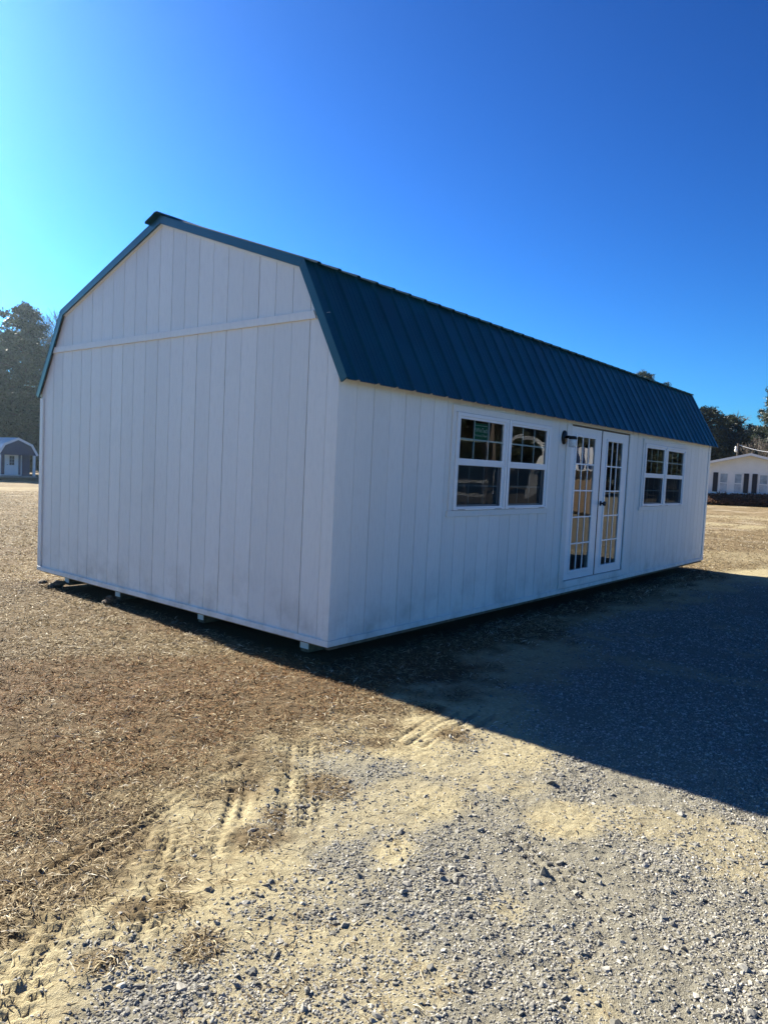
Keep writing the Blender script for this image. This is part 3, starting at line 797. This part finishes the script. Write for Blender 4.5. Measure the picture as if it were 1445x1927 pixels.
def limb_tree(h, crown, seed, spread, clear, top_round, n_limb, n_per, size, aspect, mleaf, label, cat, loc, rz=0, group=None, name="pine_tree", lean=0.):
    rr = np.random.default_rng(seed); rnd = random.Random(seed)
    root = thing(name, label, cat, loc, rz, group)
    tr = MB(); cent, rad = [], []
    lx, ly = lean*h*.05, rnd.uniform(-.02, .02)*h
    P = lambda f: Vector((lx*f*f+.04*h*.1*math.sin(f*5+seed), ly*f*f, h*f))
    tr.tube([P(float(f)) for f in np.linspace(-.01, .96, 8)], [h*.019*(1-.85*f)+.02 for f in np.linspace(0, .96, 8)], 7)
    for i in range(n_limb):
        f = clear+(1-clear)*((i+rnd.random())/n_limb)
        g = (f-clear)/(1-clear)
        prof_ = (math.sin(math.pi*min(1, .18+g*.82))**.6) if top_round else (1-g)**.75*(.35+.65*min(1, g*5))
        L = spread*prof_*(.55+.6*rnd.random())+.3
        a = i*2.4+rnd.uniform(-.5, .5); rise = rnd.uniform(-.05, .45)*(1 if top_round else .5)
        p0 = P(f*.985); d = Vector((math.cos(a), math.sin(a), rise))
        p1 = p0+d*L*.55+Vector((0, 0, -.05*L)); p2 = p0+d*L+Vector((rnd.uniform(-.1, .1)*L, rnd.uniform(-.1, .1)*L, .06*L))
        tr.tube([p0, p1, p2], [.035+.02*L, .02+.01*L, .012], 4, False)
        m_ = max(2, int(L*1.5))
        for k in range(m_):
            q = p0.lerp(p2, .30+.75*(k+rnd.random())/m_)+Vector((rnd.gauss(0, .22*L*.5), rnd.gauss(0, .22*L*.5), rnd.gauss(.08, .10*L)))
            cent.append(q); rad.append(crown*(.55+.65*rnd.random()))
    cent.append(P(1.)); rad.append(crown*.7)
    tr.build("trunk", M['bark'], root, fix=False)
    for c in root.children: c.location = (0, 0, 0)
    V, F, t = tufts(np.array([tuple(c) for c in cent]), np.array(rad), n_per, size, aspect, rr, .3)
    o = np_mesh("crown", V, F, mleaf, tint=t, parent=root); o.location = (0, 0, 0)
    return root
def bare_tree(h, seed, label, loc, rz=0, depth=6, group=None):
    rnd = random.Random(seed); root = thing("bare_tree", label, "bare tree", loc, rz, group)
    tr = MB(); tw = MB(); tw_t = []
    def grow(p, d, L, r, k):
        q = p+d*L*.5+Vector((rnd.gauss(0, .05), rnd.gauss(0, .05), 0))*L; e = p+d*L
        big = k > depth-3
        (tr if big else tw).tube([p, q, e], [r, r*.85, r*.7], 5 if big else 3, False)
        if k == 0: return
        for _ in range(3 if k > 1 else 4):
            a = Vector((rnd.gauss(0, 1), rnd.gauss(0, 1), rnd.gauss(.35, .5))).normalized()
            nd = (d*1.0+a*.62+Vector((0, 0, .12))).normalized()
            grow(p.lerp(e, rnd.uniform(.55, 1)), nd, L*rnd.uniform(.66, .88), max(.018, r*.62), k-1)
    grow(Vector((0, 0, -.1)), Vector((0, 0, 1)), h*.30, h*.014, depth)
    o = tr.build("trunk", M['bark'], root, fix=False); o.location = (0, 0, 0)
    n = len(tw.v); me_o = tw.build("twigs", M['twig'], root, fix=False); me_o.location = (0, 0, 0)
    a = me_o.data.attributes.new("tint", 'FLOAT', 'POINT'); a.data.foreach_set("value", np.random.default_rng(seed).random(n).astype(np.float32))
    return root
def copy_tree(src, loc, rz, sc, label, group=None):
    r = src.copy(); COL.objects.link(r); r.location = loc; r.rotation_euler = (0, 0, rz); r.scale = sc if hasattr(sc, '__len__') else (sc,)*3
    r['label'] = label
    if group: r['group'] = group
    for c in src.children:
        d = c.copy(); COL.objects.link(d); d.parent = r
    return r
def at_az(az, dist, dz=0.):
    x, y = cam_polar(az, dist); return (x, y, gz(x, y)-.1+dz)
GL, GRW = "trees behind the blue shed", "trees behind the white house"
pA = limb_tree(19.8, .80, 3, 4.6, .06, True, 120, 75, .40, .40, M['needle'], "tall broad evergreen with a rounded top at the left, beside the barn gable", "evergreen tree", at_az(66.1, 95), 0, GL, "evergreen_tree")
pB = limb_tree(17.5, .80, 5, 4.3, .04, True, 110, 75, .40, .42, M['leaf'], "dark evergreen cut by the left edge of the photo behind the blue shed", "evergreen tree", at_az(69.0, 97), 1, GL, "evergreen_tree")
pC = limb_tree(12.2, .75, 8, 3.8, .02, True, 84, 75, .36, .45, M['leaf'], "shorter dark evergreen filling the gap beside the left edge of the barn", "evergreen tree", at_az(64.3, 98), 2, GL, "evergreen_tree")
copy_tree(pC, at_az(67.2, 102), 2.2, (1.1, 1.1, .95), "low dark evergreen directly behind the blue shed", GL)
copy_tree(pB, at_az(71.5, 98), 2.0, 1.05, "evergreen just outside the left edge of the photo", GL)
bl = bare_tree(20.5, 21, "bare deciduous tree showing pale twigs between the tall evergreen and the barn roof", at_az(64.15, 106), 0, 7, GL)

pR = limb_tree(9.5, .60, 12, 2.9, .04, True, 84, 75, .30, .42, M['leaf'], "bushy dark tree rising just right of the far end of the barn roof", "evergreen tree", at_az(15.6, 84), 0, GRW, "evergreen_tree")
pR['label'] = "bushy dark evergreen touching the far end of the barn roof, tallest of that clump"
copy_tree(pR, at_az(14.3, 86), 2.4, (1.0, 1.0, .93), "dark evergreen second to the right from the barn roof end, behind the house apex", GRW)
copy_tree(pC, at_az(13.25, 83), .8, (.72, .72, .55), "low evergreen in the dip of the tree line above the house apex", GRW)
copy_tree(pC, at_az(12.3, 85), 4.1, (.75, .75, .63), "evergreen behind the right slope of the house roof", GRW)
pE = limb_tree(11.5, .62, 15, 2.7, .12, False, 70, 90, .36, .22, M['needle'], "layered pine with jutting branches at the right edge of the photo", "pine tree", at_az(11.3, 80), 0, GRW, "pine_tree", .6)
copy_tree(pR, at_az(17.2, 86), 4.4, (1.0, 1.0, .86), "dark evergreen hidden mostly by the far end of the barn roof", GRW)
copy_tree(pC, at_az(10.2, 84), 3.2, (.8, .8, .72), "evergreen just beyond the right edge of the photo", GRW)
pF = limb_tree(13.5, .58, 17, 2.7, .58, True, 60, 80, .34, .22, M['needle'], "flat topped pine whose crown peeks over the barn roof", "pine tree", at_az(20.25, 84), 0, None, "pine_tree")
br = bare_tree(10.8, 31, "bare tree with grey twigs above the dark evergreens over the house roof", at_az(14.0, 92), 0, 6, "bare trees on the right")
copy_tree(br, at_az(13.2, 94), 2.1, .9, "thin bare tree standing in the dip between the evergreens and the edge pine", "bare trees on the right")
copy_tree(br, at_az(12.05, 76), 4.0, .62, "brown leafless undergrowth tree behind the right slope of the house roof", "bare trees on the right")
copy_tree(br, at_az(17.62, 88), 1.2, 1.1, "bare twig tip showing over the far end of the barn ridge", "bare trees on the right")

# a mass of far woods that closes the gaps low down
rr = np.random.default_rng(77); c_, r_ = [], []
for az0, az1, d0, hh, k in ((8, 20, 97, 6.5, 150), (60, 76, 116, 8.5, 170), (-52, 4, 72, 7.5, 260)):
    for _ in range(k):
        a = rr.uniform(az0, az1); x, y = cam_polar(a, d0+rr.uniform(0, 8)); z = gz(x, y)
        c_.append((x, y, z+hh*rr.random()**1.2*(.7+.3*math.sin(a*2.1)))); r_.append(1.0+.7*rr.random())
V, F, t = tufts(np.array(c_), np.array(r_), 110, .5, .5, rr)
wd_ = np_mesh("distant_woods", V, F, M['leaf'], tint=t); wd_['kind'] = 'stuff'; wd_['label'] = 'dark mass of far woods behind the nearer trees'

# ------------------------------------------------------------------ white house on the right
tx, ty = .2425, -.9702            # along the front, to the right
def house_xf(org):
    return Matrix(((tx, -ty, 0, org[0]), (ty, tx, 0, org[1]), (0, 0, 1, 0), (0, 0, 0, 1)))   # local x right, y into the house
house = thing("white_house", "long low white house with black shutters behind the brown brush on the right", "house", (50.52, 8.44, 0), math.atan2(ty, tx))
def hb(mb, name, m, parent=house, **k):
    o = mb.build(name, m, parent, **k); o.location = (0, 0, 0); return o
HA, HS = 3.44, .25
hw = 4.7; ez = HA-HS*hw
hwall = hb(MB().prism([(-hw, .0), (hw, .0), (hw, ez), (0, HA), (-hw, ez)], 'y', 0, 9), "wall", M['white'])
hr = hb(MB().prism([(-hw-.45, ez-.1125), (0, HA), (hw+.45, ez-.1125), (hw+.45, ez+.06), (0, HA+.17), (-hw-.45, ez+.06)], 'y', -.55, 9.4), "roof", M['shingle'])
hb(MB().prism([(-hw-.47, ez-.118), (0, HA-.002), (hw+.47, ez-.118), (hw+.47, ez+.05), (0, HA+.165), (-hw-.47, ez+.05)], 'y', -.60, -.552), "fascia", M['white'])
for s0, s1 in ((-2.255, -1.935), (-.31, 0.), (.21, .53), (2.1, 2.42), (-4.2, -3.88)):
    sh = hb(MB().box(s0, s1, -.045, -.002, .86, 2.21), "shutter", M['shutter'])
    n_ = 13
    for k in range(n_):
        z = .93+k*(1.21/n_); hb(MB().box(s0+.04, s1-.04, -.055, -.0455, z, z+.055), "slat", M['shutter'], sh)
for s0, s1 in ((-1.85, -1.28), (-.93, -.40), (.62, 1.20), (1.5, 2.05), (-3.8, -3.25)):
    f = hb(rect_frame(MB(), s0, s1, .80, 2.20, .06, .06, .07, .06, -.05, -.002), "window", M['white'])
    hb(MB().box(s0+.06, s1-.06, -.042, -.004, 1.46, 1.52), "meeting_rail", M['white'], f)
    hb(MB().box(s0+.06, s1-.06, -.016, -.004, .87, 1.46), "pane", M['blind'], f)
    hb(MB().box(s0+.06, s1-.06, -.024, -.004, 1.52, 2.14), "pane", M['blind'], f)
    for k in range(7):
        z = .90+k*.078; hb(MB().prism([(s0+.07, z), (s1-.07, z+.05), (s1-.07, z+.072), (s0+.07, z+.022)], 'y', -.019, -.0165), "pane_stripe", M['white'], f)  # white slanted strips across the lower pane
hb(MB().box(-hw-.01, hw+.01, -.03, -.001, .0, .55), "foundation", M['tan'])

# brown brush and straw bank in front of the house
bx = np.linspace(-7, 8, 120); V, F, T = [], [], []
rr = np.random.default_rng(5)
n = 30000
s_ = rr.uniform(-7.5, 9, n); dpt = rr.uniform(0, 1, n)**.8
ht = (.55+.30*fbm(s_, s_*0, .5, 3, 9)+.12*fbm(s_, s_*0, 3, 2, 19))*np.sin(np.pi*np.clip(.12+dpt*.6, 0, 1))
gx_, gy_ = 49.9+tx*(s_+2.3)-(-ty)*0, 10.9+ty*(s_+2.3)
px_ = gx_+(-ty)*(dpt*2.4-1.6)*1.0; py_ = gy_+tx*(dpt*2.4-1.6)
zz = g_h(px_, py_, False)+ht*rr.random(n)**.5
P0 = np.stack([px_, py_, zz], -1); a = rr.normal(0, 1, (n, 3))*(1, 1, .45); a /= np.linalg.norm(a, axis=1)[:, None]
b = np.cross(a, rr.normal(0, 1, (n, 3))); b /= np.linalg.norm(b, axis=1)[:, None]
sz = (.16+.22*rr.random(n))[:, None]
V = np.stack([P0-a*sz*.5-b*.035, P0-a*sz*.5+b*.035, P0+a*sz*.5], 1).reshape(-1, 3)
br_ = np_mesh("dry_brush", V, np.arange(n*3).reshape(-1, 3), M['straw'], tint=np.repeat(np.clip(.15+.8*(ht/1.0)*rr.random(n)+.1*rr.random(n), 0, 1), 3))
br_['kind'] = 'stuff'; br_['label'] = 'bank of reddish brown dry brush along the front of the white house'

# utility pole and cable above the house
pl = thing("utility_pole", "dark utility pole with a white insulator in front of the trees above the house", "utility pole", at_az(13.55, 68))
mb_ = MB().tube([(0, 0, -.3), (0, 0, 5.05)], [.11, .09], 8); o = mb_.build("pole", M['bark'], pl); o.location = (0, 0, 0)
o = lathe(MB(), [(.03, 0), (.09, .05), (.11, .20), (.06, .32), (.10, .40), (.03, .50)], 10, Matrix.Translation((.0, 0, 4.3)) @ Matrix.Translation((-.25, .1, 0))).build("insulator", M['white'], pl, smooth=True); o.location = (0, 0, 0)
c0 = Vector(at_az(13.05, 68)); c1 = Vector(at_az(10.0, 66))
c0.z = CAM.z+68*.0515; c1.z = c0.z-.75
p0 = Vector(pl.location)+Vector((0, 0, 4.95))
pts = [p0.lerp(c1, t)+Vector((0, 0, -1.1*t*(1-t))) for t in [k/13 for k in range(14)]]
tag(MB().tube(pts, .022, 5).build("overhead_cable", M['galv']), "thin pale cable sagging from the pole across the trees above the house", "cable")

# ------------------------------------------------------------------ blue and white shed at far left
sx, sy = cam_polar(66.35, 78)
bs = thing("blue_shed", "small blue and white gambrel shed with porch posts under the tall evergreens", "shed", (sx, sy, gz(sx, sy)), math.radians(66.5-90+24))
# local: x to the right along the front, y away from the viewer
def bb(mb, name, m, parent=bs, **k):
    o = mb.build(name, m, parent, **k); o.location = (0, 0, 0); return o
fz = .42; ev = 2.42; brk = (1.28, 3.40); ap = 3.98; hwid = 1.84
gam = [(-hwid, ev), (-brk[0], brk[1]), (0, ap), (brk[0], brk[1]), (hwid, ev)]
bb(MB().prism(gam, 'y', 0, .1), "porch_gable", M['blue'])
bb(MB().prism([(-1.75, fz), (1.75, fz), (1.75, ev), (brk[0], brk[1]-.05), (0, ap-.05), (-brk[0], brk[1]-.05), (-1.75, ev)], 'y', 1.25, 7.0), "wall", M['blue'])
gi, go = off(gam, .0), off(gam, .10)
rf = bb(MB().prism(gi+go[::-1], 'y', -.12, 7.15), "roof", M['galv'])
for i in range(4):
    a_, b_ = off(gam, -.10), off(gam, .115)
    bb(MB().prism([a_[i], a_[i+1], b_[i+1], b_[i]], 'y', -.16, -.1205), "rake_trim", M['white'])
bb(MB().box(-1.85, 1.85, -.05, 7.0, fz-.16, fz), "porch_floor", M['greywood'])
bb(MB().box(-1.8, 1.8, .3, 6.8, -.05, fz-.165), "skid", M['skid'])
for xx in (-1.62, 1.62):
    bb(MB().box(xx-.10, xx+.10, .0, .2, fz, ev+.02), "porch_post", M['white'])
for xx in (-.62, .56):
    bb(MB().box(xx-.055, xx+.055, 1.19, 1.2495, fz, ev), "door_casing", M['white'])
bb(MB().box(-1.75, .95, 1.18, 1.2495, fz, fz+.07), "sill_board", M['white'])
bb(MB().box(.86, .95, 1.19, 1.2495, fz+.07, ev), "corner_trim", M['white'])
dr = bb(MB().box(-.56, .50, 1.20, 1.249, fz+.08, ev), "door", M['white'])
bb(MB().box(-.22, .22, 1.192, 1.1995, 1.42, 2.30), "window", M['shutter'], dr)
bb(MB().box(-.012, .012, 1.185, 1.1915, 1.42, 2.30), "muntin", M['white'], dr)
for z in (1.70, 2.0): bb(MB().box(-.22, .22, 1.184, 1.1910, z-.012, z+.012), "muntin", M['white'], dr)
bb(MB().box(-.48, -.34, 1.16, 1.1995, 1.44, 1.48), "handle", M['black'], dr)
po = MB().tube([(0, 0, -.2), (0, 0, 2.75)], [.09, .08], 6).build("wooden_post", M['greywood']); x, y = cam_polar(64.72, 74); po.location = (x, y, gz(x, y))
tag(po, "grey weathered post standing just left of the barn's left edge", "post")

# ------------------------------------------------------------------ yard to the right of the frame (seen in the window glass)
def mirror_spot(deg, dist):      # where a thing must stand to show in the front glass from the camera
    a = math.radians(deg); x, y = CAM.x+dist*math.cos(a), -CAM.y-dist*math.sin(a); return (x, y, gz(x, y))
def part_of(root):
    def f_(mb, name, m, **k): o = mb.build(name, m, root, **k); o.location = (0, 0, 0); return o
    return f_
ts = thing("tan_shed", "small tan shed with ribbed metal roof, mirrored in the door glass", "shed", mirror_spot(24.9, 31), math.radians(-25-90))
tb = part_of(ts)
tb(MB().box(-1.15, 1.05, 0, 3.2, .12, 1.80), "wall", M['tan'])
tb(MB().prism([(-.25, 1.80), (1.6, 2.75), (3.45, 1.80), (3.45, 1.87), (1.6, 2.83), (-.25, 1.87)], 'x', -1.3, 1.2), "roof", M['galv'])
for k in range(8):
    x = -1.15+k*.31; tb(MB().prism([(-.26, 1.872), (1.59, 2.832), (1.59, 2.87), (-.26, 1.91)], 'x', x-.05, x+.05), "roof_rib", M['blue'])
tb(MB().box(-1.0, .9, .1, 3.0, -.1, .118), "skid", M['skid'])
fr = thing("rail_fence", "white two rail fence across the drive, mirrored in the near window", "fence", mirror_spot(32.6, 31), math.radians(-33-90))
fb_ = part_of(fr)
for z in (.52, 1.12): fb_(MB().box(-.8, .8, -.02, .02, z, z+.13), "rail", M['white'])
for x in (-.75, .15, .75): fb_(MB().box(x-.06, x+.06, .021, .14, -.1, 1.30), "post", M['greywood'])
cp = thing("hoop_carport", "white hooped carport frame across the drive, mirrored in the near window", "carport", mirror_spot(28.6, 31), math.radians(-29-90))
cb = part_of(cp)
for y in (0, 1.2, 2.4):
    cb(MB().tube([(1.05*math.cos(t), y, 2.15+1.05*math.sin(t)) for t in [k*math.pi/14 for k in range(15)]], .018, 6), "hoop", M['galv'])
    for x in (-1.05, 1.05): cb(MB().tube([(x, y, -.1), (x, y, 2.15)], .03, 6), "leg", M['galv'])
cb(MB().prism([(-1.05, .9), (-.2, .5), (-.35, 1.5), (-.7, 2.3), (-1.0, 2.35)], 'y', -.08, -.04), "side_curtain", M['white'])
cb(MB().box(.2, .95, -.06, -.035, 1.75, 1.92), "banner", M['white'])
GY = "trees across the drive"
lab = ["evergreen across the drive, farthest left of the row", "evergreen across the drive behind the tan shed", "tall evergreen across the drive behind the hooped carport", "evergreen across the drive behind the rail fence", "broad evergreen across the drive at the near end of the row", "bushy evergreen across the drive between carport and fence", "evergreen across the drive at the right end of the row", "evergreen across the drive beside the tan shed"]
for k, (az, d, s_) in enumerate(((-5, 62, .8), (-13, 56, .85), (-20, 52, .9), (-26, 50, .85), (-33, 50, .9), (-40, 52, .9), (-47, 54, .85), (0, 66, .8))):
    x, y = cam_polar(az, d); copy_tree((pC, pR, pB)[k % 3], (x, y-0, gz(x, y)-.1), k*1.7, (1.5*s_, 1.5*s_, .9*s_), lab[k], GY)
x, y = cam_polar(-23, 44); copy_tree(bl, (x, y, gz(x, y)-.1), 1, .9, "bare tree across the drive between tan shed and carport", GY)

# ------------------------------------------------------------------ thin scattering volume, added to imitate veiling lens glare towards the sun
hz = MB().box(-140, 160, -160, 160, -6, 25).build("glare_haze", bpy.data.materials.new("glare_haze"))
hm = hz.data.materials[0]; hm.use_nodes = True; ht_ = hm.node_tree; ht_.nodes.clear()
ho = N(ht_, "ShaderNodeOutputMaterial"); pv = N(ht_, "ShaderNodeVolumePrincipled")
pv.inputs["Color"].default_value = (.72, .90, 1, 1); pv.inputs["Density"].default_value = .0003; pv.inputs["Anisotropy"].default_value = .78
ht_.links.new(pv.outputs[0], ho.inputs["Volume"])
hz['kind'] = 'stuff'; hz['label'] = 'thin pale air volume added to imitate lens glare'
